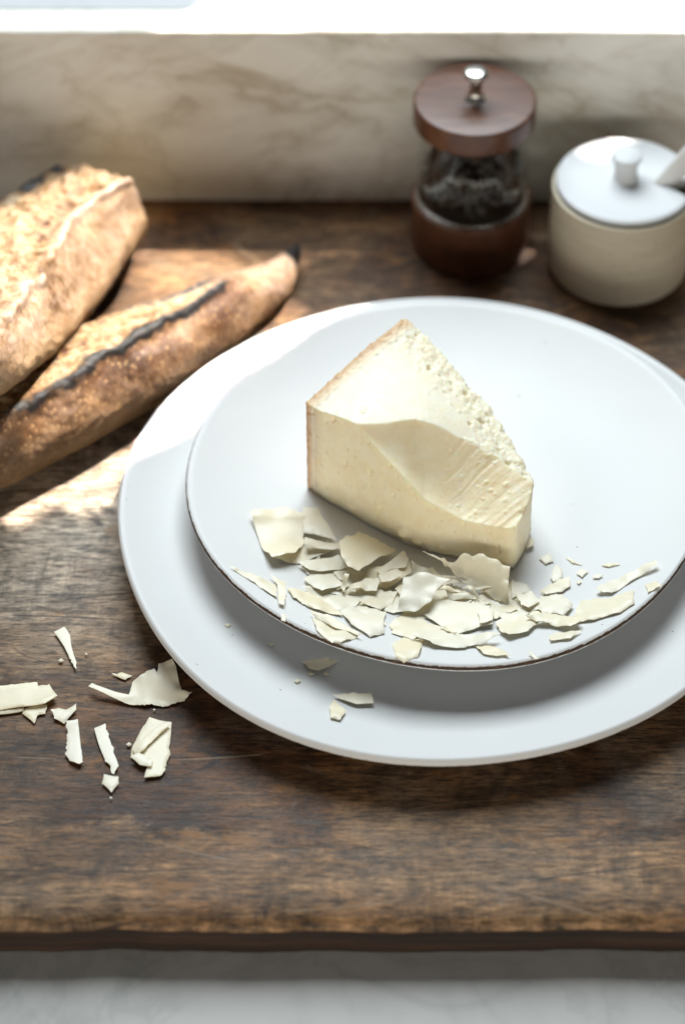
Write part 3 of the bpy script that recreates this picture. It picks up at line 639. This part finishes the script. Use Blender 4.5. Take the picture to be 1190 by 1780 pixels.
SHAVINGS = [
 ('s','flat_left',[(-44.9,-23.3,21.3),(-29.4,-17.4,18.2),(-18.9,-21,17.4),(-18.4,-40,19.9),(-22.4,-52.2,23.3),(-28.7,-55.6,24.9),(-33.8,-57.6,25.3),(-39.1,-45.8,21.9)]),
 ('s','',[(-33.4,-55.4,21.8),(-20.7,-54.1,19.3),(-13.9,-49,18),(-5,-45.3,17.3),(-9.8,-39.1,17.3),(-26.4,-42.7,19.1)]),
 ('s','',[(-19.2,-14.3,18.3),(-11.9,-14.3,18.3),(-2.8,-40.8,24.3),(-11.1,-38.1,24.4),(-18.7,-34.9,22.7)]),
 ('s','',[(-18.4,-40,21.9),(-7,-39.2,20.3),(1.7,-41.2,20.3),(2.2,-45.1,22.3),(-5.3,-47.3,23.4),(-18.3,-45.2,23.2)]),
 ('s','',[(-21.5,-55.3,22.5),(-1.9,-48.2,18.3),(2.8,-56.1,19.4),(-9.6,-60.9,21.6),(-15.7,-60.9,22.3)]),
 ('s','',[(-21.6,-52.6,19),(-14.1,-60.1,18.7),(-1.9,-58.9,17.5),(2.2,-54.7,17.1),(-5.5,-50.6,17.2)]),
 ('s','broad_lit',[(-1.4,-45.5,26.3),(8.1,-34.3,21.3),(24.7,-44.7,20.3),(25.8,-46.6,20.3),(14.3,-58.2,24.3),(7.9,-65.2,25.7),(2.5,-63.2,26.8),(-0.8,-57.1,27.6)]),
 ('s','',[(16.2,-61,23.3),(29.3,-48.8,25.3),(32,-54,24.3),(30.3,-59.7,24.3),(22.8,-60.8,24.3),(18.1,-64.7,24.3)]),
 ('s','',[(17,-64.7,24.4),(26.3,-62,26.3),(29,-65.8,26.3),(22.7,-69.5,25.4),(18.6,-69.4,24.5)]),
 ('s','',[(20.8,-70.5,18.5),(33.3,-61,21.3),(32,-55.3,23.3),(12.4,-58.3,21.3),(10.2,-66,18.6)]),
 ('s','',[(-0.3,-74.9,22.4),(11.3,-65.6,22.5),(18.1,-66.4,23.4),(16.1,-74.8,23.1),(11.5,-74,22.3),(7.9,-74.1,25.5)]),
 ('s','',[(-0.8,-72.6,23.1),(1.1,-66.5,28.2),(3.3,-67.1,28.1),(0.8,-76.3,23.5)]),
 ('s','',[(-18.4,-66.4,22.5),(-1.9,-62.1,20),(0,-71.4,23.8),(-9.8,-76.1,24.8),(-13.9,-73.4,24)]),
 ('s','',[(-7.9,-71.5,20.8),(-1.9,-67.3,19.5),(-1.4,-75.9,20.7),(-7.4,-74.5,21.2)]),
 ('s','pale_fold',[(29.3,-69.4,25.3),(38.2,-68.8,28.3),(51,-72.4,27.3),(44.1,-77.9,25.6),(41.5,-84.6,24.4),(33.9,-88.9,22.2),(25.8,-88.2,21.5),(27.2,-79.9,24.2)]),
 ('s','',[(32.9,-58.4,29.3),(43,-62.2,29.3),(49.7,-65.8,22.3),(42.6,-63.3,21.3),(33.8,-62,22.3)]),
 ('s','curled_tall',[(38.2,-56.7,30.3),(43.1,-58,29.3),(48.5,-61.1,31.3),(58,-61.1,33.3),(66.7,-61.5,33.3),(72.9,-64.9,33.3),(79.3,-69,32.4),(78.4,-74.7,27.7),(79.3,-81.3,18.4),(72.4,-78.3,18.8),(65.9,-73,20.4),(61.1,-70.1,21.3),(54.6,-65.8,22.3),(48.6,-62,24.3)]),
 ('s','',[(57.1,-72,23.3),(60.3,-72,25.3),(68.5,-78.4,19.8),(67.1,-79.4,18.8)]),
 ('s','',[(56.7,-68.6,23.3),(61.1,-66.7,25.3),(71,-73.5,24.4),(63.7,-73,22.4)]),
 ('s','',[(48.9,-73.4,22.3),(58.2,-74.1,22.4),(64.1,-77.9,19.7),(50.5,-78.3,19.6)]),
 ('s','',[(44.8,-74.3,23.4),(48.4,-71.5,24.3),(58.1,-74.3,23.4),(56,-75.3,22.4)]),
 ('s','',[(40.5,-60.2,21.3),(53.6,-64.2,22.3),(59.5,-68.6,21.3),(45.2,-69.2,20.3)]),
 ('s','wide_flat',[(42.2,-80.2,20.8),(49.7,-78.1,20.6),(66.2,-81.1,21),(71.5,-85.2,20.7),(70.4,-96.4,22.8),(64.5,-97.3,21.8),(53.5,-103.3,23.1),(45.6,-95.8,21.3),(37.7,-87.7,20.9)]),
 ('s','',[(63.4,-87.4,23.8),(67.2,-85.5,24.6),(71.2,-87.6,24),(70.4,-94.6,24.4),(64.4,-97.3,23.8)]),
 ('s','',[(45.5,-98.6,23.9),(49.5,-98.3,24.8),(53.3,-104.5,26.5),(52.6,-104.5,24.5),(46.3,-99.7,23.2)]),
 ('s','',[(31.6,-107.6,24.2),(41.6,-103.5,22.5),(59.9,-104.4,22.7),(73.7,-106.6,24),(66.7,-112.3,25.5),(53,-115.1,26.2),(41.9,-113.7,25.8)]),
 ('s','',[(22.4,-96,22.4),(28.8,-86.5,20),(38.2,-89.6,20.2),(43.6,-99.5,22.2),(32.4,-109,25.5),(23.1,-103.3,24.3)]),
 ('s','',[(28.3,-98.6,21.6),(40.6,-93.4,19.9),(55.2,-101.6,21.7),(49.6,-107.5,23.4),(33.5,-106.1,23.5)]),
 ('s','',[(71.6,-94.1,21.1),(78.1,-90,20.6),(94.1,-92.9,22.6),(86.7,-102.7,24.5),(77.2,-106.2,24.7),(73.4,-101.4,23)]),
 ('s','',[(85.9,-93.4,22.3),(95.1,-89.7,22.3),(109.3,-96.1,26),(111.7,-100.3,27.8),(106.1,-103.6,27.8),(97.1,-98.7,24.9)]),
 ('s','',[(72.1,-84.9,19.1),(79.8,-81.8,19),(94.8,-82.1,20.1),(95.1,-88.9,21.4),(80,-89.7,20.4)]),
 ('s','',[(90,-83.3,21.4),(94.5,-75.8,20.6),(104.6,-76,21.5),(108.8,-84.3,23.7),(104.2,-92.1,24.9),(94.2,-89.2,22.9)]),
 ('s','',[(81.3,-75.3,22.8),(85.3,-76.7,23.1),(89.4,-75.5,24.2),(93.3,-81.4,23.3),(87.6,-86.2,23.7),(84.2,-83.7,23)]),
 ('s','',[(80.7,-65.2,21.3),(87.8,-68.2,20.5),(89.8,-72.6,19.9),(80.5,-77.1,20)]),
 ('s','',[(94,-71.3,18.5),(103.5,-63.6,18.4),(108.5,-62.8,18.7),(108.6,-69.1,19.5),(104.3,-73,19.6),(96.6,-74.4,19.1)]),
 ('s','right_strip',[(119.9,-74.6,21.7),(128,-67.7,21.9),(149.7,-60.3,26.1),(150.4,-63.9,27.1),(138.6,-69.7,24.8),(127.2,-78.2,23.9),(121.6,-76.8,22.4)]),
 ('s','right_wide',[(108.3,-92.9,23.7),(113.3,-80.5,21.5),(122.9,-81.6,23.6),(137.8,-78.8,26.5),(136.8,-89.6,29.3),(129.6,-95.3,29.1),(117.2,-98.1,27),(109.2,-98.1,25.4)]),
 ('s','',[(142.8,-76.3,27.8),(148.2,-75,29.2),(150.1,-80.4,31.3),(143.4,-83.1,29.9)]),
 ('s','',[(95.7,-108,26.3),(99.4,-105,25.8),(111.2,-106.3,28.4),(105.5,-111.9,29.4),(96.3,-111.9,27.8)]),
 ('s','flake',[(94.7,-48.7,17.3),(99.6,-45.2,17.3),(101.8,-50.7,17.3),(97.8,-52.6,17.3)]),
 ('s','flake',[(99.5,-62.1,18.1),(102.8,-53.1,17.8),(105.6,-57.2,18.1),(105,-62.5,18.4),(100.7,-65.5,18.4)]),
 ('s','flake',[(112.1,-59.2,18.2),(115,-56.6,18.3),(118.1,-59.1,18.9),(114.5,-62.9,18.9)]),
 ('s','flake',[(111.6,-65.9,18.9),(113.1,-64.4,18.9),(114.3,-65.9,19.2),(112.6,-67.8,19.3)]),
 ('s','flake',[(119.4,-64,19.6),(121.5,-61.3,19.6),(124.6,-63.1,20.4),(122.3,-64.9,20.2)]),
 ('s','flake',[(124.2,-55,19),(129.1,-54.1,19.7),(133.1,-55.8,20.7),(128.1,-57,19.9)]),
 ('s','flake',[(107.8,-47.8,17.1),(111.5,-50.4,17.4),(115.5,-53.5,17.9),(110.6,-51.9,17.4)]),
 ('s','flake',[(88.5,-37.1,19.3),(92.2,-35.9,19.3),(92.8,-41,19.3),(89,-43.7,19.3)]),
 ('s','',[(-53.3,-66.7,30),(-44.5,-68.3,27.4),(-31.4,-72.8,24.5),(-30.6,-84.8,27.4),(-36.9,-79.6,27.8),(-44.4,-73.1,28.5)]),
 ('s','cross_strip',[(-34.7,-67.6,25.8),(-27.3,-71,24.7),(-26.6,-79.9,26.5),(-27.5,-91.8,30.1),(-29.9,-90.6,30.4),(-30.8,-74.4,26.3)]),
 ('s','',[(-26.2,-75.3,24.8),(-15.8,-76.5,22.9),(-4.3,-85,22.8),(0.3,-92.3,23.9),(-13.5,-89.4,25.5),(-23.6,-81.8,25.8)]),
 ('s','',[(-19.4,-73.4,22),(-10.1,-70.7,19.9),(0.3,-77.7,19.8),(12.3,-78.2,18.7),(12.2,-89.4,20.7),(-0.8,-89.4,22.3)]),
 ('s','',[(-15.6,-93.5,29.2),(-6.4,-96.8,30.3),(9.1,-109.9,31.1),(6.9,-109.7,29.4),(-3.2,-105.1,29.4),(-12.1,-98.4,28.9)]),
 ('s','rim_overhang',[(-14,-97.7,28.1),(-4.3,-101.9,27.5),(7.5,-109.3,28.1),(-0.8,-116.4,32),(-4.8,-117.1,32),(-12,-108.4,31.5)]),
 ('s','',[(-1.4,-88.5,24.2),(11.1,-83.1,21.6),(20.6,-86.8,21.5),(19.6,-104,25.9),(12.8,-108.6,28.1),(4,-99.8,26.5)]),
 ('s','',[(-9.5,-82,23.2),(0,-72.4,20.2),(11.8,-73.6,19.4),(6.3,-84.1,21.5),(-2.7,-88.8,23.7)]),
 ('s','',[(7.6,-81.5,20.6),(18.1,-71,18.7),(26.3,-72.8,18.5),(23.4,-81.1,19.5),(17.9,-85.9,20.6)]),
 ('s','',[(1.3,-94.3,23.3),(14.9,-90.5,20.7),(20.8,-96,21.5),(12.1,-103.5,24.5)]),
 ('s','rim_overhang',[(22.9,-114.3,27.3),(28.4,-105.8,23.9),(37.8,-107.6,23.9),(34.6,-124.3,30.4),(27.9,-128.5,31.2),(24,-125,31.2)]),
 ('s','',[(60.9,-111,24.4),(74.9,-119,28.2),(77.7,-124,30.5),(65,-120.4,28.1)]),
 ('s','flake',[(85,-121.3,30.3),(86.6,-121.6,30.6),(90,-125.9,31),(87.9,-126.2,31)]),
 ('s','flake',[(-28.7,-98.6,31.5),(-26.3,-98.5,31),(-26.5,-103.3,31.5),(-28.4,-102.6,31.5)]),
 ('s','',[(24.9,-71.2,20.5),(28.8,-66.5,20.3),(31,-68.4,20.3),(27.1,-75.2,20.7)]),
 ('l','large_shade',[(-19.2,-108.8,9.2),(-12.4,-108.3,11),(-6.7,-107.5,11),(-5.7,-108.8,10),(-1.1,-107.9,9),(-11.3,-116.1,11.3),(-15.9,-113.8,10.4)]),
 ('l','large_wedge',[(-4.5,-131,10.5),(13.3,-129.8,11.5),(14.6,-136.2,11.2),(6.6,-137,11.7)]),
 ('l','large_oval',[(-6.1,-139.3,12.3),(-4,-133.6,11.1),(1.6,-142,12.2),(-1.1,-148.9,14.2),(-5.5,-147.6,14.3)]),
 ('l','crumb',[(-35.3,-97.7,9.4),(-33.7,-96.3,9.2),(-32,-97.6,9.2),(-33.6,-99,9.4)]),
 ('l','crumb',[(-22.5,-122,10.7),(-20.9,-120.4,10.3),(-19.3,-121.7,10.4),(-20.9,-123.3,10.7)]),
 ('l','crumb',[(-15.9,-116.7,9.6),(-14.5,-115.5,9.4),(-13.2,-116.6,9.4),(-14.5,-117.8,9.6)]),
 ('l','crumb',[(-9.4,-116.4,9.3),(-7.8,-115,9.1),(-6.2,-116.3,9.2),(-7.8,-117.7,9.3)]),
 ('l','crumb',[(-56,-86.7,10.6),(-54.4,-85,10.3),(-52.7,-86.3,10.2),(-54.3,-87.9,10.5)]),
 ('b','board_dart',[(-137.8,-82.8,1.5),(-133.1,-79.4,1.5),(-129.9,-85,1.5),(-125.7,-101.9,1.5),(-125.7,-106.7,1.5),(-129.1,-99.7,1.5)]),
 ('b','board_sail',[(-98.5,-115.4,2),(-94,-111.8,4),(-88.5,-109.1,5),(-87,-111.6,5),(-86.7,-106.2,5),(-80.2,-104.1,6),(-78.2,-108.3,5),(-75,-121.8,4),(-70.2,-121.5,2),(-73.6,-126,1),(-82.6,-129.1,1),(-99.5,-128.1,1),(-118.7,-119.5,3),(-117.3,-117.4,3),(-99.7,-122.9,2)]),
 ('b','board_slab',[(-163.9,-120.1,2.5),(-143,-115.8,2.5),(-142.3,-118,2.5),(-137.3,-116.9,2.5),(-132.9,-124.4,2.5),(-138.2,-129.4,2.5),(-148.8,-130.8,2.5),(-162.7,-133.3,2.5)]),
 ('b','board_under',[(-163.1,-131.3,1),(-148.2,-129.8,1),(-148,-132,1),(-162.8,-134.4,1)]),
 ('b','board_ragged',[(-148.7,-133.6,0.9),(-147.3,-130.5,0.9),(-143,-127.6,0.9),(-137.6,-128.3,0.9),(-138,-133.6,0.9),(-141.6,-134.7,0.9),(-142.6,-139.6,0.9)]),
 ('b','board_heart',[(-135.7,-131.8,1.2),(-132.1,-130.4,1.2),(-128.5,-131.4,1.2),(-123.9,-128.3,1.2),(-124.4,-132.8,1.2),(-128.7,-139.9,1.2),(-133.7,-137.1,1.2)]),
 ('b','board_blade',[(-127.9,-139.8,1.5),(-122.4,-138.7,1.5),(-119.9,-155.4,1.5),(-118.5,-163.6,1.5),(-120,-164.9,1.5),(-124.7,-162.5,1.5),(-127.1,-158.4,1.5)]),
 ('b','board_torn',[(-114.6,-142.9,1.5),(-109.7,-140.1,1.5),(-104.9,-154.7,1.5),(-105,-157.4,1.5),(-102.1,-165.6,1.5),(-103.9,-170.3,1.5),(-109,-160.5,1.5)]),
 ('b','board_layer',[(-89.4,-136.9,1),(-79.1,-139.7,1),(-79.2,-150.8,1),(-80.8,-168.2,1),(-83,-171.3,1),(-90,-172.3,1),(-88.8,-165.2,1),(-96.9,-160.1,1),(-96.5,-153.9,1)]),
 ('b','board_ontop',[(-96.3,-156.2,2.5),(-82.7,-140.8,3.5),(-79.4,-142.5,3.5),(-91.4,-158.1,3.5),(-94.5,-160.3,2.5)]),
 ('b','board_fold',[(-96.8,-161.4,2.6),(-93,-158.7,2.6),(-86.5,-162.4,2.6),(-87,-166.8,2.6),(-92.6,-165.5,2.6)]),
 ('b','board_chip',[(-108.4,-170.2,1.3),(-101.8,-171.5,1.3),(-101.5,-175.6,1.3),(-104.4,-180.9,1.3),(-109.1,-175.6,1.3)]),
 ('b','board_film',[(-108.8,-108.8,0.6),(-103.9,-108,0.6),(-98.9,-110.2,0.6),(-102,-112.7,0.6)]),
 ('b','bcrumb',[(-134.5,-100.6,1.2),(-133.3,-99.3,1.2),(-131.8,-100.6,1.2),(-133.1,-101.8,1.2)]),
 ('b','bcrumb',[(-99.5,-152.4,1.2),(-98.2,-151.1,1.2),(-96.8,-152.4,1.2),(-98.1,-153.6,1.2)]),
 ('b','bcrumb',[(-105.1,-183.8,1.2),(-104.5,-183.2,1.2),(-103.8,-183.8,1.2),(-104.4,-184.4,1.2)]),
 ('b','bcrumb',[(-88.2,-131.4,1.2),(-87.6,-130.8,1.2),(-86.9,-131.4,1.2),(-87.5,-132.1,1.2)]),
 ('b','bcrumb',[(-122.1,-96.5,1.2),(-121.5,-95.9,1.2),(-120.8,-96.5,1.2),(-121.4,-97.2,1.2)]),
]

# ------------------------------------------------------------------ cheese shavings
LABELS = {
 'flat_left': 'broad flat cheese shaving with a lifted edge, at the heap\'s end below the rind',
 'broad_lit': 'broad curved cheese shaving half in the wedge\'s shadow, on top of the heap',
 'pale_fold': 'pale folded cheese shaving arching over the middle of the heap',
 'curled_tall': 'tall curled cheese shaving leaning upright against the wedge\'s narrow front end',
 'wide_flat': 'widest flat cheese sheet lying in the heap below the tall curl',
 'right_strip': 'long narrow pointed cheese strip lying apart near the brown rim',
 'right_wide': 'long wide flat cheese strip running along the brown rim',
 'cross_strip': 'narrow white cheese strip lying across a longer sliver by the brown rim',
 'large_shade': 'boat-shaped cheese shaving in the small plate\'s shadow on the wide plate',
 'large_wedge': 'wedge-shaped cheese shaving lying on the wide plate beside an oval flake',
 'large_oval': 'small oval cheese flake lying on the wide plate',
 'board_dart': 'dart-shaped cheese shaving pointing down, alone on the wooden board',
 'board_sail': 'sail-shaped cheese shaving with a long thin tail on the wooden board',
 'board_slab': 'thick rectangular cheese shaving with a cream end on the wooden board',
 'board_under': 'thin straight cheese sliver along the edge of the rectangular shaving on the board',
 'board_ragged': 'ragged torn cheese flake under the rectangular shaving on the board',
 'board_heart': 'heart-shaped crumbly cheese flake on the board above the blade-shaped one',
 'board_blade': 'blade-shaped cheese shaving with a slanted end on the wooden board',
 'board_torn': 'narrow cheese shaving with a torn ragged point on the wooden board',
 'board_layer': 'large four-sided cheese shaving lying under a strip on the board',
 'board_ontop': 'cream cheese strip lying on top of the four-sided shaving on the board',
 'board_fold': 'crumpled cheese flake on the corner of the four-sided shaving on the board',
 'board_chip': 'small five-sided cheese chip below the torn shaving on the board',
 'board_film': 'thin whitish film of cheese beside the sail-shaped shaving on the board',
}
NEAR = [(-25, -45, 'beside the broad flat shaving'), (5, -43, 'around the broad shaving under the wedge'), (0, -70, 'just inside the brown rim'), (22, -62, 'next to the pale folded shaving'),
        (70, -66, 'at the foot of the tall curl'), (50, -86, 'around the widest flat sheet'), (95, -78, 'between the tall curl and the rim strips'), (-25, -68, 'beside the white cross strip'), (130, -60, 'past the pointed strip')]
def build_shaving(surf, key, pts, k):
    rnd = random.Random(100+k); P = np.array(pts)/1000.0
    if surf == 's' and key not in ('curled_tall', 'pale_fold', 'broad_lit'):
        for q in P: g0 = plate_z(q[0], q[1]); q[2] = g0 + (q[2]-g0)*0.72
    c = P.mean(axis=0); Q = P - c
    # resample the outline about every millimetre, with torn little teeth on some edges
    B = []; n = len(Q); small = key in ('flake', 'crumb', 'bcrumb', 'bit')
    per = sum(np.hypot(*(Q[(i+1) % n]-Q[i])[:2]) for i in range(n)); step = 0.00105 if per < 0.16 else 0.0013
    if small: step = 0.0006
    for i in range(n):
        a, b = Q[i], Q[(i+1) % n]; l = np.hypot(*(b-a)[:2]); m = max(2, int(l/step)); tooth = rnd.choice([0.04, 0.08, 0.3, 1.0])*0.0011; ns = rnd.random()*90
        if small: tooth = 0.0003
        d = (b-a)[:2]/max(l, 1e-6); bow = rnd.uniform(-0.03, 0.05)*l
        for q in range(m):
            t = q/m; w = (tooth*(noise.noise(Vector((q*step*260, ns, 0))) + 0.7*noise.noise(Vector((q*step*700, ns, 3)))) if q else 0) - bow*4*t*(1-t)*(-1)
            p = a + (b-a)*t; B.append((p[0]+d[1]*w, p[1]-d[0]*w))
    # interior points
    xs = [p[0] for p in B]; ys = [p[1] for p in B]; inner = []; g = step*1.35
    y = min(ys)
    while y < max(ys):
        x = min(xs) + rnd.random()*g
        while x < max(xs):
            inner.append((x + rnd.uniform(-.2, .2)*g, y + rnd.uniform(-.2, .2)*g)); x += g
        y += g
    def inside(p):
        r = False; j = len(B)-1
        for i in range(len(B)):
            if (B[i][1] > p[1]) != (B[j][1] > p[1]) and p[0] < (B[j][0]-B[i][0])*(p[1]-B[i][1])/(B[j][1]-B[i][1]) + B[i][0]: r = not r
            j = i
        return r
    inner = [p for p in inner if inside(p) and min((p[0]-q[0])**2+(p[1]-q[1])**2 for q in B) > (0.5*step)**2]
    co = [Vector(p) for p in B+inner]; nb = len(B)
    vv, _, ff, ov, _, _ = delaunay_2d_cdt(co, [(i, (i+1) % nb) for i in range(nb)], [], 1, 1e-7)
    curl = rnd.uniform(-0.3, 1)*(0.0 if small else 20.0); ang = math.atan2(*(np.linalg.svd(Q[:, :2])[2][0][::-1])) + rnd.uniform(-0.5, 0.5) + (math.pi/2 if rnd.random() < 0.35 else 0); ca, sa = math.cos(ang), math.sin(ang); sd = rnd.random()*50
    th = 0.0006 if key in ('flake', 'crumb', 'bcrumb', 'board_film') else rnd.choice([0.0004, 0.0005, 0.0007, 0.0010])
    if key in ('crumb', 'bcrumb'): th = 0.0009
    if key == 'board_slab': th = 0.0013
    if key in ('board_ontop', 'curled_tall'): th = 0.0009
    def zz(x, y):
        d = (Q[:, 0]-x)**2 + (Q[:, 1]-y)**2 + 4e-7; w = 1/d**1.5; z = float((w*Q[:, 2]).sum()/w.sum())
        u = x*ca + y*sa; r = 0.00010*noise.noise(Vector((u*900, sd, (y*ca-x*sa)*60))) + 0.00022*noise.noise(Vector((x*120, y*120, sd)))
        return z + math.copysign(min(0.0032, abs(curl*u*u)), curl)*(0 if key == 'curled_tall' else 1) + r
    z = [zz(p[0], p[1]) for p in vv]; nv = len(vv)
    # keep it above what carries it
    def ground(x, y):
        X, Y = c[0]+x, c[1]+y
        if surf == 's': return plate_z(X, Y) + 0.00035
        if surf == 'l':
            r = math.hypot(X-.0486, Y+.0202); return .0083 + .0142*max(0, (r-.105)/.0525)**2
        return 0.0009
    V = []
    for sgn in (1, -1):
        for iv, (p, h) in enumerate(zip(vv, z)):
            t_ = th*(0.35 if iv < nb else 1.0); V.append((p[0], p[1], max(h + sgn*t_/2, ground(p[0], p[1]) - c[2] + (t_ if sgn > 0 else 0))))
    F = [tuple(t) for t in ff] + [tuple(q+nv for q in t)[::-1] for t in ff]
    ec = {}
    for t in ff:
        for i in range(len(t)): ec[(t[i], t[(i+1) % len(t)])] = 1
    for (a, b) in ec:
        if (b, a) not in ec:
            i0 = len(V); V += [V[b], V[a], V[a+nv], V[b+nv]]; F.append((i0, i0+1, i0+2, i0+3))
    me = mesh('cheese_shaving', V, F); nm = 'cheese_crumb' if key in ('crumb', 'bcrumb', 'bit') else 'cheese_shaving'
    o = link(nm, me, M_SHAV, None, smooth=False); me.polygons.foreach_set('use_smooth', [i < 2*len(ff) for i in range(len(me.polygons))])
    o.location = c
    cat = 'cheese crumb' if nm == 'cheese_crumb' else 'cheese shaving'
    if key in LABELS: tag(o, LABELS[key], cat, 'cheese shavings on the wooden board' if surf == 'b' else ('cheese shavings on the wide plate' if surf == 'l' else 'cheese shavings on the small plate'))
    elif key == 'flake': tag(o, 'tiny stray cheese flake scattered on the small plate beside the heap', cat, 'stray flakes on the small plate')
    elif key == 'bit': tag(o, 'tiny broken cheese bit lying among the heaped shavings', cat, 'bits among the heaped shavings')
    elif key == 'rim_overhang': tag(o, 'cheese shaving that overlaps the brown rim of the small plate', cat, 'shavings over the brown rim')
    elif key == 'crumb': tag(o, 'tiny cheese crumb on the wide plate below the small one', cat, 'crumbs on the wide plate')
    elif key == 'bcrumb': tag(o, 'tiny cheese crumb on the wooden board among the shavings', cat, 'crumbs on the wooden board')
    else:
        q = min(NEAR, key=lambda t: math.hypot(t[0]-c[0]*1000, t[1]-c[1]*1000))[2]
        tag(o, 'thin pale cheese shaving in the heap ' + q, cat, 'heap of shavings ' + q)
# more slips lying under the named ones, so that the heap is as dense as it looks
rf_ = random.Random(21)
for k_ in range(26):
    cx_ = rf_.uniform(-8, 84); cy_ = np.interp(cx_, [-8, 20, 50, 84], [-62, -68, -78, -75]) + rf_.uniform(-11, 9); a_ = rf_.uniform(-0.5, 0.5) - 0.12
    l_, b_ = rf_.uniform(9, 17), rf_.uniform(5, 9); pp_ = []
    for q_ in range(7):
        t_ = 2*math.pi*q_/7; u_, w_ = l_*math.cos(t_)*rf_.uniform(.75, 1.05), b_*math.sin(t_)*rf_.uniform(.7, 1.1)
        x_, y_ = cx_ + u_*math.cos(a_) - w_*math.sin(a_), cy_ + u_*math.sin(a_) + w_*math.cos(a_)
        pp_.append((x_, y_, plate_z(x_/1000, y_/1000)*1000 + rf_.uniform(0.5, 1.8)))
    SHAVINGS.append(('s', '', pp_))
for k_ in range(44):                                   # broken bits between the slips
    cx_ = rf_.uniform(-20, 98); cy_ = np.interp(cx_, [-20, 20, 50, 98], [-60, -66, -78, -74]) + rf_.uniform(-14, 13); a_ = rf_.uniform(0, 3); l_ = rf_.choice([0.7, 1.0, 1.4, 2.4]); pp_ = []
    for q_ in range(5):
        t_ = 2*math.pi*q_/5 + rf_.uniform(-.3, .3); x_ = cx_ + l_*math.cos(t_+a_)*(1+0.5*math.cos(a_)); y_ = cy_ + l_*math.sin(t_+a_)*0.8
        pp_.append((x_, y_, plate_z(x_/1000, y_/1000)*1000 + rf_.choice([0.5, 1.0, 1.8])))
    SHAVINGS.append(('s', 'bit', pp_))
for k_, (s_, key_, p_) in enumerate(SHAVINGS): build_shaving(s_, key_, p_, k_)
